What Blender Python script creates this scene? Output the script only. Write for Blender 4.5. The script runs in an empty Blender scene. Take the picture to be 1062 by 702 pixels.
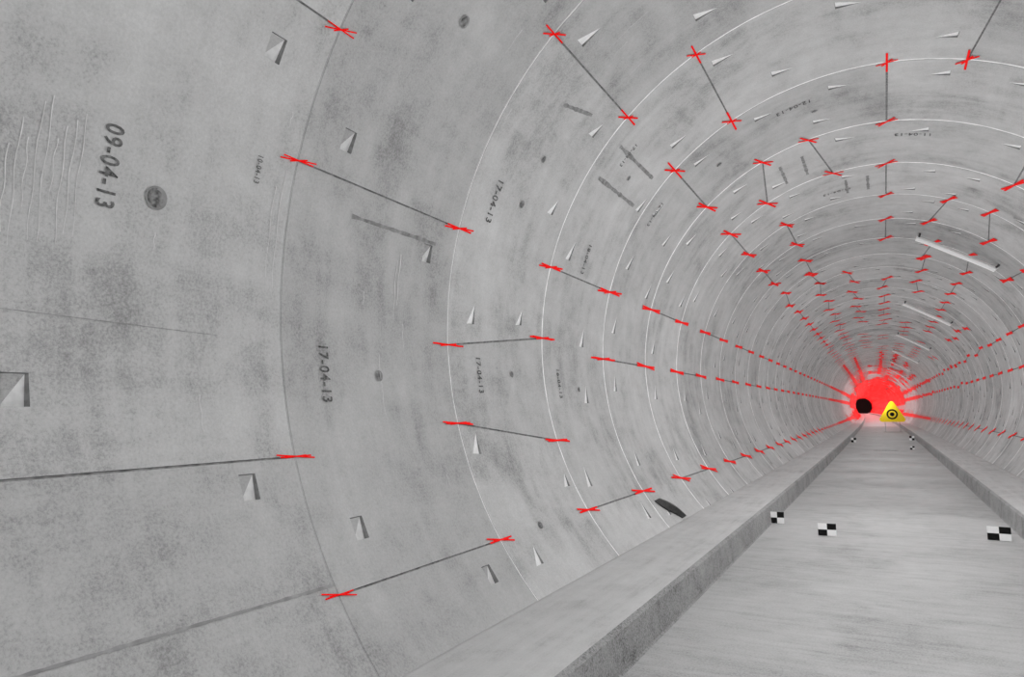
import bpy, bmesh, math, random
from math import sin, cos, pi, radians, hypot
from mathutils import Matrix, Vector
random.seed(7)
R = 2.7                      # inner radius of the tunnel in metres
CX, CZ = -0.0125, 0.2203     # axis position relative to the tripod, in radii
EYE = 0.53                   # tripod height over the lane, in radii
Y0, S = 0.3925, 0.5832       # first ring joint, ring width
NROW = 150
sc = bpy.context.scene
sc.view_settings.view_transform = 'Standard'
sc.view_settings.look = 'None'

def bend(y):
    return -0.00030*y*y if y > 0 else 0.0
def W(x, y, z):              # tunnel units -> world
    return Vector(((x+bend(y))*R, y*R, (z+EYE)*R))
def cyl(th, y, rr=1.0):      # degrees, radii
    a = radians(th)
    return W(CX+rr*cos(a), y, CZ+rr*sin(a))
def RY(row): return Y0+S*row

# ---------------------------------------------------------------- materials
def new_mat(name):
    m = bpy.data.materials.new(name); m.use_nodes = True
    nt = m.node_tree; b = nt.nodes['Principled BSDF']
    b.inputs['Roughness'].default_value = 0.9
    b.inputs['Specular IOR Level'].default_value = 0.15
    return m, nt, b
def concrete(name, lo, hi, streak=0.0, band=0.0, tone=True, bump=0.25, scale=1.0, speck=0.12, brush=None, fsc=60):
    m, nt, b = new_mat(name); N = nt.nodes; L = nt.links
    tc = N.new('ShaderNodeTexCoord'); uv = N.new('ShaderNodeUVMap')
    def noise(sc_, det, rough, vec, mp=None, dist=0):
        n = N.new('ShaderNodeTexNoise'); n.inputs['Scale'].default_value = sc_
        n.inputs['Detail'].default_value = det; n.inputs['Roughness'].default_value = rough
        n.inputs['Distortion'].default_value = dist
        if mp:
            q = N.new('ShaderNodeMapping'); q.inputs['Scale'].default_value = mp
            L.new(vec, q.inputs[0]); vec = q.outputs[0]
        L.new(vec, n.inputs['Vector']); return n.outputs['Fac']
    def math_(op, a, b_):
        n = N.new('ShaderNodeMath'); n.operation = op
        for i, v in enumerate((a, b_)):
            if isinstance(v, (int, float)): n.inputs[i].default_value = v
            else: L.new(v, n.inputs[i])
        return n.outputs[0]
    big = noise(0.9*scale, 6, 0.62, tc.outputs['Object'], dist=.6)
    mid = noise(5*scale, 8, 0.7, tc.outputs['Object'])
    fine = noise(fsc*scale, 4, 0.85, tc.outputs['Object'])
    f = math_('ADD', math_('MULTIPLY', big, 0.62), math_('MULTIPLY', mid, 0.38))
    f = math_('ADD', f, math_('MULTIPLY', math_('SUBTRACT', fine, 0.5), speck*2))
    if streak:
        s1 = noise(1.0, 5, 0.6, uv.outputs[0], (5, 0.45, 1), .4)
        f = math_('ADD', f, math_('MULTIPLY', math_('SUBTRACT', s1, 0.5), streak))
    if band:
        s1 = noise(1.0, 6, 0.7, uv.outputs[0], (0.45, 2.0, 1), .4)
        f = math_('ADD', f, math_('MULTIPLY', math_('SUBTRACT', s1, 0.5), band))
    if brush:
        s1 = noise(1.0, 5, 0.7, tc.outputs['Object'], brush)
        f = math_('ADD', f, math_('MULTIPLY', math_('SUBTRACT', s1, 0.5), 0.5))
    r = N.new('ShaderNodeValToRGB'); L.new(f, r.inputs[0])
    r.color_ramp.elements[0].position = 0.22; r.color_ramp.elements[1].position = 0.76
    md = r.color_ramp.elements.new(.46); mv = lo+(hi-lo)*.64; md.color = (mv, mv, mv, 1)
    r.color_ramp.elements[0].color = (lo, lo, lo, 1); r.color_ramp.elements[-1].color = (hi, hi, hi, 1)
    out = r.outputs[0]
    if tone:
        at = N.new('ShaderNodeAttribute'); at.attribute_name = 'tone'
        mx = N.new('ShaderNodeMix'); mx.data_type = 'RGBA'; mx.blend_type = 'MULTIPLY'
        mx.inputs[0].default_value = 1.0
        L.new(out, mx.inputs[6]); L.new(at.outputs['Color'], mx.inputs[7]); out = mx.outputs[2]
    L.new(out, b.inputs['Base Color'])
    bp = N.new('ShaderNodeBump'); bp.inputs['Strength'].default_value = bump; bp.inputs['Distance'].default_value = 0.01
    L.new(math_('ADD', fine, mid), bp.inputs['Height']); L.new(bp.outputs[0], b.inputs['Normal'])
    return m
def plain(name, col, var=0.1, rough=0.85, sc_=30):
    m, nt, b = new_mat(name); N = nt.nodes; L = nt.links
    b.inputs['Roughness'].default_value = rough
    tc = N.new('ShaderNodeTexCoord'); n = N.new('ShaderNodeTexNoise'); n.inputs['Scale'].default_value = sc_
    n.inputs['Detail'].default_value = 5
    L.new(tc.outputs['Object'], n.inputs['Vector'])
    r = N.new('ShaderNodeValToRGB'); L.new(n.outputs['Fac'], r.inputs[0])
    r.color_ramp.elements[0].position = 0.3; r.color_ramp.elements[1].position = 0.7
    r.color_ramp.elements[0].color = tuple(c*(1-var) for c in col)+(1,)
    r.color_ramp.elements[1].color = tuple(min(1, c*(1+var)) for c in col)+(1,)
    L.new(r.outputs[0], b.inputs['Base Color']); return m
M_CON = concrete('segment_concrete', 0.19, 0.60, streak=0.31, band=0.36, speck=0.30, fsc=75)
M_GROOVE = plain('joint_gasket_dark', (0.22, 0.22, 0.22), 0.4)
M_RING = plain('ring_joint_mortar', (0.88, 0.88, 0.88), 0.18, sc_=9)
M_RINGD = plain('ring_joint_dark', (0.27, 0.27, 0.27), 0.35, sc_=9)  # dark line at the ring joint
M_POCK = plain('pocket_lit_ramp', (0.84, 0.84, 0.84), 0.1)  # light on the pocket ramp put into a pale colour
M_POCK2 = plain('pocket_lit_bed', (0.68, 0.68, 0.68), 0.12)  # duller painted light for pocket beds in the nearest rings
M_PDARK = plain('pocket_side_shade', (0.25, 0.25, 0.25), 0.25)  # recess shade put into the pocket wall colour
M_STAIN = plain('suction_pad_stain', (0.25, 0.25, 0.25), 0.35, sc_=22)
M_SOCK = plain('socket_painted_shade', (0.17, 0.17, 0.17), 0.7, sc_=45)  # dark colour stands in for shade inside the socket dish
M_STAIN2 = plain('damp_stain', (0.29, 0.29, 0.29), 0.3, sc_=14)
M_INK = plain('stencil_ink', (0.13, 0.13, 0.13), 0.7, sc_=60)
M_LIME = plain('lime_streak', (0.64, 0.64, 0.64), 0.12)
M_RED = plain('red_marking_paint', (1.0, 0.003, 0.003), 0.0)
M_LANE = concrete('lane_concrete', 0.25, 0.54, tone=False, bump=0.4, scale=1.2, speck=0.5, brush=(1.2, 14, 1))
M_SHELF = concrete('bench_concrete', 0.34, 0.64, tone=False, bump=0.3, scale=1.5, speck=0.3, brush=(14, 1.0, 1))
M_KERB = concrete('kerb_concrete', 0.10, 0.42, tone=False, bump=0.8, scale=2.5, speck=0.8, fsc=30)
M_BLACK = plain('black', (0.008, 0.008, 0.008), 0.2)
M_WHITE = plain('white_paint', (0.9, 0.9, 0.9), 0.03)
M_TUBE = plain('white_hose_plastic', (0.95, 0.95, 0.95), 0.02, 0.5)
M_STEEL = plain('dark_steel', (0.06, 0.06, 0.06), 0.3, 0.5)
M_YEL = plain('yellow_sign_enamel', (1.0, 0.74, 0.02), 0.03, 0.4)

def obj_from(name, verts, faces, mats, fmat=None, parent=None, smooth=False):
    me = bpy.data.meshes.new(name); me.from_pydata([tuple(v) for v in verts], [], faces)
    for m in mats: me.materials.append(m)
    if fmat: me.polygons.foreach_set('material_index', fmat)
    me.update()
    if smooth:
        me.polygons.foreach_set('use_smooth', [True]*len(me.polygons))
        me.set_sharp_from_angle(angle=radians(20))
    o = bpy.data.objects.new(name, me); sc.collection.objects.link(o)
    if parent: o.parent = parent
    return o

# ---------------------------------------------------------------- segment layout
def slot(n): return 164.5-15.9*n
KEY = {-3: 7, -2: 5, -1: 3, 0: 7, 1: 6, 2: -2, 3: 6, 4: 8, 5: 3, 6: 8, 7: 6}
for r in range(8, NROW): KEY[r] = random.choice([3, 6, 6, 9]) if r % 2 else random.choice([5, 8, 8, 2])
def joints(row):
    k = KEY[row]; l = []
    n = k
    while n > -7: l.append(n); n -= 3
    n = k+1
    while n < 15: l.append(n); n += 3
    off = 1.0 if row == 0 else 0
    return [slot(n)+off for n in sorted(l)], (slot(k)+slot(k+1))/2+off
def warp(th, f, kc, row=0):         # keystone: narrow towards the near ring, wide at the far one
    d = th-kc; a = abs(d)
    if a > 20: return th
    w = (2.0 if row < 8 else 1.2)*(a/8 if a <= 8 else (20-a)/12)
    return th+(1 if d > 0 else -1)*w*(2*f-1)

# pockets: (theta, fraction of the ring)
PK = {0: [(190.6, .25), (199.9, .79), (154.9, .80), (140, .3), (120, .5)],
      1: [(206, .21), (160, .22), (169.7, .80), (216, .76), (141, .25), (129, .75), (118, .25)],
      2: [(176.1, .19), (173.8, .74), (198.7, .15), (205.3, .86), (138.2, .78), (128.9, .21), (216, .2), (112.5, .7), (154, .76)],
      3: [(159.7, .17), (176.5, .62), (188.8, .60), (113, .21), (74.9, .72), (128, .74), (91, .2), (143, .86), (206, .25), (216, .75), (60, .2), (104, .7)]}
for r in range(4, 24):
    l = []
    for n in range(-3, 13):
        c = slot(n)+8+random.uniform(-3.5, 2)
        if random.random() < .8: l.append((c, random.choice([.18, .24])))
        if random.random() < .6: l.append((c+4.5, random.choice([.74, .82])))
    PK[r] = l

def build_lining():
    V = []; F = []; FM = []; TONE = []; UV = []
    for row in range(-3, NROW):
        js, kc = joints(row)
        near = row < 10
        gh = .0022 if row < 1 else (.0026 if row < 2 else (.0036 if row < 4 else .0065))   # ring groove half width (radii)
        gh /= S
        jd = .11 if row < 2 else (.15 if row < 4 else .2)            # joint half width, degrees
        step = 2 if row < 12 else (3 if row < 40 else 6)
        occ = [(j-jd, j+jd) for j in js]
        pk = []
        hs = 1.3 if row < 2 else (1.5 if row < 3 else 2.1)
        zq = .030 if row < 2 else (.036 if row < 5 else .044)
        for (t, f) in PK.get(row, []):
            h2 = hs
            if row < 3 and 60 < t < 130: h2 = 1.9
            a, b_ = t-h2, t+h2
            bad = False
            for (c, d) in occ:
                if a < d+.2 and b_ > c-.2: bad = True
            for (c, d, *_ ) in pk:
                if not bad and a < d and b_ > c: a, b_ = c, d; break
            if bad: continue
            fq = round(f/.1)*.1
            pk.append((a, b_, fq-zq, fq+zq))
        TH = set()
        for t in range(-100, 261, step): TH.add(float(t))
        iv = occ+[(a, b_) for a, b_, *_ in pk]
        TH = {t for t in TH if not any(a-.3 < t < b_+.3 for a, b_ in iv)}
        for a, b_ in iv: TH.add(round(a, 4)); TH.add(round(b_, 4))
        for j in js:
            if -100 < j < 260: TH.add(round(j-jd*.6, 4)); TH.add(round(j+jd*.6, 4))
        TH.add(-100.0); TH.add(260.0)
        TH = sorted(t for t in TH if -100 <= t <= 260)
        FS = {0.0, gh*.6, gh, 1-gh, 1-gh*.6, 1.0}
        if row >= 2: FS.add(gh*1.5)
        if near: FS |= {.35, .5, .65}
        else: FS |= {.5}
        for a, b_, c, d in pk: FS.add(round(c, 4)); FS.add(round(d, 4))
        FS = sorted(FS)
        isj = [any(abs(t-j) < jd*.7 for j in js) for t in TH]
        srt = sorted(js); tones = [random.uniform(.91, 1.08) for _ in range(len(srt)+2)]
        rt = random.uniform(.95, 1.04)
        base = len(V)
        nf = len(FS)
        for ti, t in enumerate(TH):
            for f in FS:
                gz = f <= gh*.61 or f >= 1-gh*.61
                rr = 1.0
                if gz: rr = 1.0015 if row < 2 else .9992
                if isj[ti] and not gz: rr = 1.003
                V.append(cyl(warp(t, f, kc, row), RY(row)+f*S, rr))
        for ti in range(len(TH)-1):
            t0, t1 = TH[ti], TH[ti+1]
            tm = (t0+t1)/2
            for fi in range(nf-1):
                f0, f1 = FS[fi], FS[fi+1]; fm = (f0+f1)/2
                a = base+ti*nf+fi; b_ = a+1; d = base+(ti+1)*nf+fi; c = d+1
                tn = tones[sum(1 for j in srt if tm > j)]*rt
                uvq = lambda tt, ff: ((RY(row)+ff*S)*R, radians(tt)*R)
                hit = None
                for p in pk:
                    if p[0]-.01 < tm < p[1]+.01 and p[2]-.001 < fm < p[3]+.001: hit = p; break
                if hit and abs(t1-t0-(hit[1]-hit[0])) < .05 and abs((f1-f0)-(hit[3]-hit[2])) < .003:
                    # wedge shaped bolt pocket: deep at the lower end, running out to an apex
                    dn = (t1, t0) if tm > 90 else (t0, t1)
                    lo0, lo1 = (d, c) if tm > 90 else (a, b_)
                    ap0, ap1 = (a, b_) if tm > 90 else (d, c)
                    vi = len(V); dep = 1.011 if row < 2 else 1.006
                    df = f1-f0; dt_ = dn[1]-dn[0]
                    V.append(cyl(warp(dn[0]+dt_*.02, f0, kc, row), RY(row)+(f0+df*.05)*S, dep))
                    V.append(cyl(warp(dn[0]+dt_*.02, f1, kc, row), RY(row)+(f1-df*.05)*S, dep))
                    if row < 2:       # rectangular mould pocket, bed split into plain and painted-lit halves
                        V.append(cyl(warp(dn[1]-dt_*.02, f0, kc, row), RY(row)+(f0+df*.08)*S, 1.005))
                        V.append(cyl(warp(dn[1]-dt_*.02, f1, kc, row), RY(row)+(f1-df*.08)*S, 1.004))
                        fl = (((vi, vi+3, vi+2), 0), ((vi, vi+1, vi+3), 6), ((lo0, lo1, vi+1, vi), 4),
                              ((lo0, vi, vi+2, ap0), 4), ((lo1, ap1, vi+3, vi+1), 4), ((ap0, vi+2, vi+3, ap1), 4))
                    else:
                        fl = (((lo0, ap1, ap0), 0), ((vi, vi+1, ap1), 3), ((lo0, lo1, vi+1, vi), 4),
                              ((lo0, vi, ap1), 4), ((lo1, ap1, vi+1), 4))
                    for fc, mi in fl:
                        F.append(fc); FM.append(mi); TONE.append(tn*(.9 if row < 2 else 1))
                        UV.append([uvq(t0, f0)]*len(fc))
                    continue
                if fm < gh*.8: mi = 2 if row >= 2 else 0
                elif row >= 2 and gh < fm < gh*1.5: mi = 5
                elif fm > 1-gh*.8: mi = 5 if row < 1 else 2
                elif any(abs(tm-j) < jd for j in srt): mi = 1
                else: mi = 0
                F.append((a, b_, c, d)); FM.append(mi); TONE.append(tn)
                UV.append([uvq(t0, f0), uvq(t0, f1), uvq(t1, f1), uvq(t1, f0)])
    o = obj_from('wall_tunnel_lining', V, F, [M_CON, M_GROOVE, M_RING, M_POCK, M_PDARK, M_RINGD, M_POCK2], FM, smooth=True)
    me = o.data
    uvl = me.uv_layers.new(name='UVMap')
    flat = [0.0]*(len(me.loops)*2); cols = [1.0]*(len(me.loops)*4)
    for p, u, t in zip(me.polygons, UV, TONE):
        for li, q in zip(p.loop_indices, u):
            flat[li*2] = q[0]; flat[li*2+1] = q[1]
            cols[li*4] = cols[li*4+1] = cols[li*4+2] = t
    uvl.data.foreach_set('uv', flat)
    ca = me.color_attributes.new('tone', 'FLOAT_COLOR', 'CORNER'); ca.data.foreach_set('color', cols)
    return o
lining = build_lining()

# ---------------------------------------------------------------- surface patches on the lining
class Acc:
    def __init__(s): s.V = []; s.F = []
    def ribbon(s, path, w, r=.9985):   # path [(theta,y)], width in radii
        b = len(s.V)
        for i, (t, y) in enumerate(path):
            p, q = path[max(i-1, 0)], path[min(i+1, len(path)-1)]
            du = radians(q[0]-p[0]); dy = q[1]-p[1]; l = hypot(du, dy) or 1
            nx, ny = -dy/l, du/l
            ww = w[i] if isinstance(w, list) else w
            s.V.append(cyl(t+math.degrees(nx*ww/2), y+ny*ww/2, r))
            s.V.append(cyl(t-math.degrees(nx*ww/2), y-ny*ww/2, r))
        for i in range(len(path)-1): s.F.append((b+2*i, b+2*i+1, b+2*i+3, b+2*i+2))
    def obj(s, name, mat, parent=None): return obj_from(name, s.V, s.F, [mat], parent=parent)

def seg(p, q, n): return [(p[0]+(q[0]-p[0])*i/n, p[1]+(q[1]-p[1])*i/n) for i in range(n+1)]
def rag(p, q, n, w): return seg(p, q, n), [w*random.uniform(.55, 1.15) for _ in range(n+1)]
st = Acc()
def frame_marks(th, row, f0, f1, dth):
    for s_ in (1, -1):
        p_, w_ = rag((th+s_*dth, RY(row+f0)), (th+s_*dth, RY(row+f1)), 16, .016); st.ribbon(p_, w_)
frame_marks(141, 3, .15, .8, 3.6)
p_, w_ = rag((168.3, RY(1.3)), (168.0, RY(1.85)), 20, .010); st.ribbon(p_, w_)
p_, w_ = rag((139, RY(2.4)), (137, RY(2.68)), 12, .013); st.ribbon(p_, w_)
frame_marks(108.5, 5, .3, .8, 3.0)
frame_marks(93, 6, .3, .75, 3.0)
st.obj('suction_pad_marks', M_STAIN, lining)
ds = Acc()
p_, w_ = rag((210.3, RY(-.3)), (211.1, RY(1)), 60, .006); ds.ribbon(p_, w_)
p_, w_ = rag((184.5, RY(.1)), (184.8, RY(.75)), 40, .0013); ds.ribbon(p_, w_)
ds.obj('damp_marks', M_STAIN2, lining)
lm = Acc()
def drip(t0, t1, y, w=.0016):
    n = 14; ph = random.random()*6
    lm.ribbon([(t0+(t1-t0)*i/n, y+.0014*sin(i*.8+ph)+.0006*random.random()) for i in range(n+1)], [w*(1-.6*i/n)*random.uniform(.6, 1.2) for i in range(n+1)])
for i in range(9): drip(169+random.uniform(-2, 3), 177+random.uniform(-3, 3), RY(.16+.02*i))
drip(168, 178, RY(.93)); drip(166, 179, RY(.96)); drip(171, 178, RY(1.62), .004); drip(172, 180, RY(1.6), .003)
drip(120, 128, RY(2.4)); drip(185, 193, RY(1.5))
for _ in range(14):
    t = random.uniform(110, 205); drip(t, t+random.uniform(1, 4), RY(random.uniform(.3, 4)), .0016)
lm.obj('lime_streaks', M_LIME, lining)

# round grout sockets
def socket(th, row, rad, V, F, FMi):
    y = RY(row); n = 24; b = len(V)
    for (rr, rad2) in ((.9978, 1.0), (.9978, .84), (.9990, .70), (.9990, .3), (.9982, .22)):
        for i in range(n):
            a = 2*pi*i/n; V.append(cyl(th+math.degrees(rad*rad2*sin(a)), y+rad*rad2*cos(a), rr))
    for k in range(4):
        for i in range(n):
            j = (i+1) % n
            F.append((b+k*n+i, b+k*n+j, b+(k+1)*n+j, b+(k+1)*n+i))
            FMi.append(0 if k == 0 else (1 if (k > 1 or n*.1 < i < n*.75) else 0))  # dark crescent and centre painted in place of a recess
    F.append(tuple(b+4*n+i for i in range(n))); FMi.append(1)
V = []; F = []; FM = []
for th, row, rad in [(172.9, .53, .019), (187.8, 1.49, .013), (156.5, 2.48, .012), (140.8, 3.5, .010), (186, 2.6, .010),
                     (118, 1.5, .012), (148, 2.5, .011), (140, 1.5, .015), (100, 4.5, .013), (124, 4.5, .013), (188, 3.5, .010), (212, 2.4, .011)]:
    socket(th, row, rad, V, F, FM)
obj_from('grout_sockets', V, F, [M_STAIN2, M_SOCK], FM, parent=lining)

# stencilled casting dates
def stencils(items):
    V = []; F = []
    for txt, th, row, ln in items:
        cu = bpy.data.curves.new('t', 'FONT'); cu.body = txt; cu.size = 1; cu.align_x = 'CENTER'; cu.align_y = 'CENTER'
        cu.resolution_u = 3; cu.space_character = 1.15; cu.offset = .018
        o = bpy.data.objects.new('t', cu); sc.collection.objects.link(o)
        bpy.context.view_layer.update()
        me = o.evaluated_get(bpy.context.evaluated_depsgraph_get()).to_mesh()
        xs = [v.co.x for v in me.vertices]; k = ln/(max(xs)-min(xs)); b = len(V)
        for v in me.vertices: V.append(cyl(th+math.degrees(v.co.x*k), RY(row)+v.co.y*k*1.3, .9982))
        for p in me.polygons: F.append(tuple(b+i for i in p.vertices))
        o.to_mesh_clear(); bpy.data.objects.remove(o)
    obj_from('stencilled_dates', V, F, [M_INK], parent=lining)
stencils([('09-04-13', 171.4, .39, .125), ('17-04-13', 187.9, 1.19, .115), ('17-04-13', 158.2, 2.22, .12), ('17-04-13', 186.6, 2.26, .10),
          ('16-04-13', 187, 3.2, .10), ('18-04-13', 160, 3.45, .11), ('17-04-13', 137.5, 3.3, .09), ('16-04-13', 143, 4.2, .11), ('12-04-13', 104, 4.3, .13),
          ('11-04-13', 79, 5.3, .14), ('11-04-13', 99, 6.6, .14), ('10-04-13', 167, .85, .05), ('15-04-13', 128, 1.3, .10)])

# ---------------------------------------------------------------- red survey annotations, built as painted dashes on the segment corners
rd = Acc()
def cross(th, y):
    a = radians(th)
    rr = .9965 if y < 20 else .993
    px = 40 if y < 1.2 else (30 if y < 1.8 else (24 if y < 4 else (17 if y < 6 else (13 if y < 12 else (11 if y < 22 else 14)))))
    w = (2.5 if y < 12 else (2.7 if y < 22 else (3.6 if y < 32 else 9.0)))/930*y
    g = 1+1.37/y*max(0, -cos(a))
    def stroke(L, phi):          # dash tilted by phi from the horizontal on the cylinder wall
        p = radians(phi); k = L/930/2
        rad_ = cos(a-p); tan_ = -sin(a-p)
        dy = -rad_*k*y*y*g; dt = tan_*k*y
        m = .14 if y < 22 else .22
        if abs(dy) > m: dt *= m/abs(dy) if abs(tan_) < .5 else 1; dy = math.copysign(m, dy)
        dth = math.degrees(dt)
        rd.ribbon([(th-dth, y-dy), (th, y), (th+dth, y+dy)], w, rr)
    sg = 1 if cos(a) > 0 else -1
    stroke(px, 4 if y < 22 else random.uniform(-30, 30))
    if y > 17: rd.ribbon([(th, y-.27), (th, y), (th, y+.27)], w*1.1, rr)
    if y < 12:
        stroke(px*.8, (th if th < 90 else th-180) if y < 3 else 18*sg)
        if y < 3: stroke(px*.55, 22)
for row in range(0, NROW-2):
    js, kc = joints(row)
    for j in js:
        for f in (0.0, 1.0):
            if row == 0 and f == 0: continue
            t = warp(j, f, kc, row)
            if 222 < t % 360 < 318: continue
            cross(t, RY(row+f))
rd.obj('survey_annotations', M_RED, lining)

# ---------------------------------------------------------------- floor, benches with kerbs
def extrude(name, prof, mats, fm, ys):
    V = []; F = []; FMm = []
    n = len(prof)
    for y in ys:
        for x, z in prof: V.append(W(x, y, z))
    for i in range(len(ys)-1):
        for k in range(n-1):
            F.append((i*n+k, (i+1)*n+k, (i+1)*n+k+1, i*n+k+1)); FMm.append(fm[k])
    return obj_from(name, V, F, mats, FMm)
ys = [-1.3+.25*i for i in range(80)]+[19+2*i for i in range(36)]
XL, XR, ZS, ZL = -.509, .47, -.444, -.53
extrude('floor', [(XL-.01, ZL-.02), (XL-.01, ZL), (XR+.01, ZL), (XR+.01, ZL-.02)], [M_LANE], [0, 0, 0], ys)
wl = CX-math.sqrt(1-(ZS-CZ)**2); wr = CX+math.sqrt(1-(ZS-CZ)**2)
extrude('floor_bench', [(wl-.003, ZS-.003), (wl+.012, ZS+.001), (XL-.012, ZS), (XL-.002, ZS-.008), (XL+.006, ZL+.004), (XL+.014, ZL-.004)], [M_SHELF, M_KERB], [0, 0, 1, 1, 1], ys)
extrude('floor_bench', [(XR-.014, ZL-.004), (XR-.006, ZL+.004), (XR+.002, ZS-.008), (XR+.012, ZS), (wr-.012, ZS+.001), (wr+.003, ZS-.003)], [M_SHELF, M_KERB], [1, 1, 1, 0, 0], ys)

# black disc standing in for the darkness of the far opening
pts = [cyl(t, RY(NROW)-.3, 1.02) for t in range(0, 360, 10)]
V = [cyl(0, RY(NROW)-.3, 0)]+pts
obj_from('end_dark_disc', V, [(0, 1+i, 1+(i+1) % 36) for i in range(36)], [M_BLACK])

# ---------------------------------------------------------------- checkerboard scan targets
def box(V, F, FMm, c, s, m, mi=0):
    b = len(V)
    for dx in (-1, 1):
        for dy in (-1, 1):
            for dz in (-1, 1): V.append(m @ Vector((c[0]+dx*s[0]/2, c[1]+dy*s[1]/2, c[2]+dz*s[2]/2)))
    for f in ((0, 1, 3, 2), (4, 6, 7, 5), (0, 4, 5, 1), (2, 3, 7, 6), (0, 2, 6, 4), (1, 5, 7, 3)):
        F.append(tuple(b+i for i in f)); FMm.append(mi)
def target(x, y, w, h, yaw, phase=0, zl=ZL):
    V = []; F = []; FMm = []
    base = W(x, y, zl)
    m = Matrix.Translation(base) @ Matrix.Rotation(yaw, 4, 'Z') @ Matrix.Rotation(radians(-12), 4, 'X')
    box(V, F, FMm, (0, .006, h/2+.004), (w, .01, h), m, 1)
    for i in range(2):
        for j in range(2):
            b = len(V); x0 = -w/2+i*w/2; z0 = .004+j*h/2
            for px, pz in ((x0, z0), (x0+w/2, z0), (x0+w/2, z0+h/2), (x0, z0+h/2)): V.append(m @ Vector((px, -.001, pz)))
            F.append((b, b+1, b+2, b+3)); FMm.append((i+j+phase) % 2)
    m2 = Matrix.Translation(base) @ Matrix.Rotation(yaw, 4, 'Z')
    box(V, F, FMm, (0, .075, .003), (w*.5, .09, .006), m2, 2)
    b = len(V)
    for p in ((-w*.2, .03, .0), (w*.2, .03, 0), (w*.05, .02+h*.19, h*.8), (-w*.05, .02+h*.19, h*.8), (-w*.2, .12, 0), (w*.2, .12, 0)): V.append(m2 @ Vector(p))
    F.append((b+4, b+5, b+2, b+3)); FMm.append(2)
    obj_from('checkerboard_target', V, F, [M_BLACK, M_WHITE, M_STEEL], FMm)
target(-.478, 3.56, .165, .14, .12)
target(-.246, 3.296, .19, .135, .1)
target(.373, 3.455, .215, .145, -.1)
target(-.44, 12.5, .2, .2, 0); target(.40, 13.5, .2, .2, 0, 1); target(.30, 10.5, .14, .12, 0)

# ---------------------------------------------------------------- rubber strip leaning on the wall
V = []; F = []
n = 10
for i in range(n+1):
    u = i/n
    t = 215.1+(221.3-215.1)*u; y = RY(4.14+.26*u)
    wdt = .035+.012*sin(u*5)
    for dy, rr in ((-wdt, .996-.004*sin(u*3)), (-wdt*.3, .985-.012*sin(u*3)), (wdt*.4, .987-.010*sin(u*3)), (wdt, .996), (wdt*.9, .999), (-wdt*.9, .999)):
        V.append(cyl(t, y+dy, rr))
for i in range(n):
    for k in range(6):
        F.append((i*6+k, i*6+(k+1) % 6, (i+1)*6+(k+1) % 6, (i+1)*6+k))
F.append(tuple(range(6))); F.append(tuple(n*6+k for k in range(6)))
obj_from('rubber_mat_offcut', V, F, [M_STEEL])

# ---------------------------------------------------------------- curved white hoses across the right haunch
def batten(row, t0=74, t1=43.4, rad=.019):
    y = RY(row); V = []; F = []; FMm = []; n = 30; k = 8
    for i in range(n+1):
        t = t0+(t1-t0)*i/n
        sag = .965-.05*sin(pi*i/n)*.6
        for j in range(k):
            a = 2*pi*j/k; V.append(cyl(t, y+rad*1.1*cos(a), sag+rad*sin(a)))
    for i in range(n):
        for j in range(k): F.append((i*k+j, i*k+(j+1) % k, (i+1)*k+(j+1) % k, (i+1)*k+j)); FMm.append(0)
    F.append(tuple(range(k))); F.append(tuple(n*k+j for j in range(k))); FMm += [0, 0]
    for tt in (t0-1, t1+.6):          # brackets to the lining
        b = len(V)
        for dt in (-.35, .35):
            for dy in (-.012, .012):
                for rr in (.955, 1.001): V.append(cyl(tt+dt, y+dy*1.4, rr))
        for f in ((0, 1, 3, 2), (4, 6, 7, 5), (0, 4, 5, 1), (2, 3, 7, 6), (0, 2, 6, 4), (1, 5, 7, 3)):
            F.append(tuple(b+q for q in f)); FMm.append(1)
    obj_from('wall_hose', V, F, [M_TUBE, M_STEEL], FMm, smooth=True)
for r in (8.66, 14.5, 20.75, 26.8, 32.9, 39): batten(r)

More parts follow.
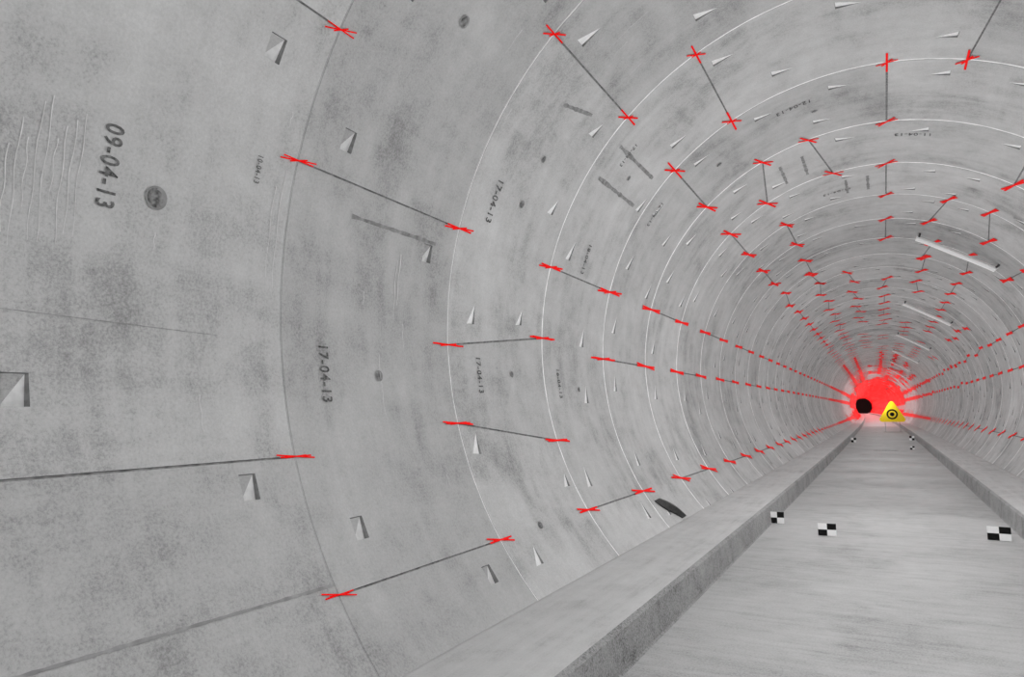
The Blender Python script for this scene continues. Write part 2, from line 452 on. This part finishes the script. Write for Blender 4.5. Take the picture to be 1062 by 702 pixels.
# ---------------------------------------------------------------- scanner position icon, built as a yellow triangle on a stand
def scanner_icon(x, y, side):
    e = bpy.data.objects.new('scanner_icon_sign', None); sc.collection.objects.link(e)
    e.location = W(x, y, ZL)
    hh = side*.866
    def tri(s, yy, z0):
        h = s*.866; pts = []
        for cx_, cz_, a0 in ((-s/2, 0, 210), (s/2, 0, 330), (0, h, 90)):
            rad = s*.09; c = Vector((cx_, 0, cz_)); cen = Vector((0, 0, h/3)); c = c+(cen-c)*(rad*2/((cen-c).length))
            for q in range(-60, 61, 20):
                a = radians(a0+q); pts.append((c.x+rad*cos(a), yy, z0+c.z+rad*sin(a)))
        return pts
    zb = .62
    front = tri(side, 0, zb); back = tri(side, .03, zb); n = len(front)
    obj_from('panel', front+back, [tuple(range(n)), tuple(range(2*n-1, n-1, -1))]+[(i, n+i, n+(i+1) % n, (i+1) % n) for i in range(n)], [M_YEL], parent=e)
    V = []; F = []; cz_ = zb+hh/3; k = 20
    for rad in (side*.135, side*.19):
        for i in range(k): a = 2*pi*i/k; V.append((rad*cos(a), -.01, cz_+rad*sin(a)))
    for i in range(k): F.append((i, (i+1) % k, k+(i+1) % k, k+i))
    b = len(V)
    for i in range(k): a = 2*pi*i/k; V.append((side*.075*cos(a), -.012, cz_+side*.075*sin(a)))
    F.append(tuple(range(b, b+k)))
    obj_from('symbol', V, F, [M_BLACK], parent=e)
    V = []; F = []; FMm = []
    for px in (-side*.25, side*.25): box(V, F, FMm, (px, .02, zb/2+.03), (.03, .03, zb+.06), Matrix.Identity(4))
    box(V, F, FMm, (0, .02, .015), (side*.65, .3, .03), Matrix.Identity(4))
    obj_from('stand', V, F, [M_KERB], FMm, parent=e)
scanner_icon(.11+.00029*18*18, 18, 1.6)

# ---------------------------------------------------------------- drain slot in the lane
V = []; F = []; FMm = []
for i in range(7):
    box(V, F, FMm, (-.14*R+.07*i*R*.5, 10.2*R, .004), (.05, .12, .01), Matrix.Identity(4), 0)
box(V, F, FMm, (-.035*R, 10.2*R, .001), (.75, .2, .006), Matrix.Identity(4), 1)
obj_from('drain_grate', V, F, [M_STEEL, M_KERB], FMm)

# ---------------------------------------------------------------- fill lights added on the tunnel axis, no fittings
y = -1.0
while y < 87:
    ld = bpy.data.lights.new('axis_fill_light', 'POINT'); st_ = S if y < 3.5 else (2*S if y < 24 else 3*S)
    k = 1.04 if y < 2.5 else (.92 if y < 4 else (.70 if y < 9 else (.56 if y < 24 else 1.0)))
    ld.energy = 37.5*(st_/S)*k; ld.shadow_soft_size = 0.0
    o = bpy.data.objects.new('axis_fill_light', ld); sc.collection.objects.link(o)
    o.location = W(CX, y+.2, CZ-.05)
    y += st_
w = bpy.data.worlds.new('World'); sc.world = w; w.use_nodes = True
w.node_tree.nodes['Background'].inputs[0].default_value = (1, 1, 1, 1)
w.node_tree.nodes['Background'].inputs[1].default_value = 0.4

# ---------------------------------------------------------------- camera
cd = bpy.data.cameras.new('camera'); cam = bpy.data.objects.new('camera', cd); sc.collection.objects.link(cam)
cd.sensor_width = 36; cd.lens = 732.1/1062*36; cd.clip_start = .02; cd.clip_end = 1000
M = Matrix.Rotation(.48448, 4, 'Z') @ Matrix.Rotation(pi/2+.1043, 4, 'X') @ Matrix.Rotation(-.01056, 4, 'Z')
cam.matrix_world = Matrix.Translation(W(0, 0, 0)) @ M
sc.camera = cam
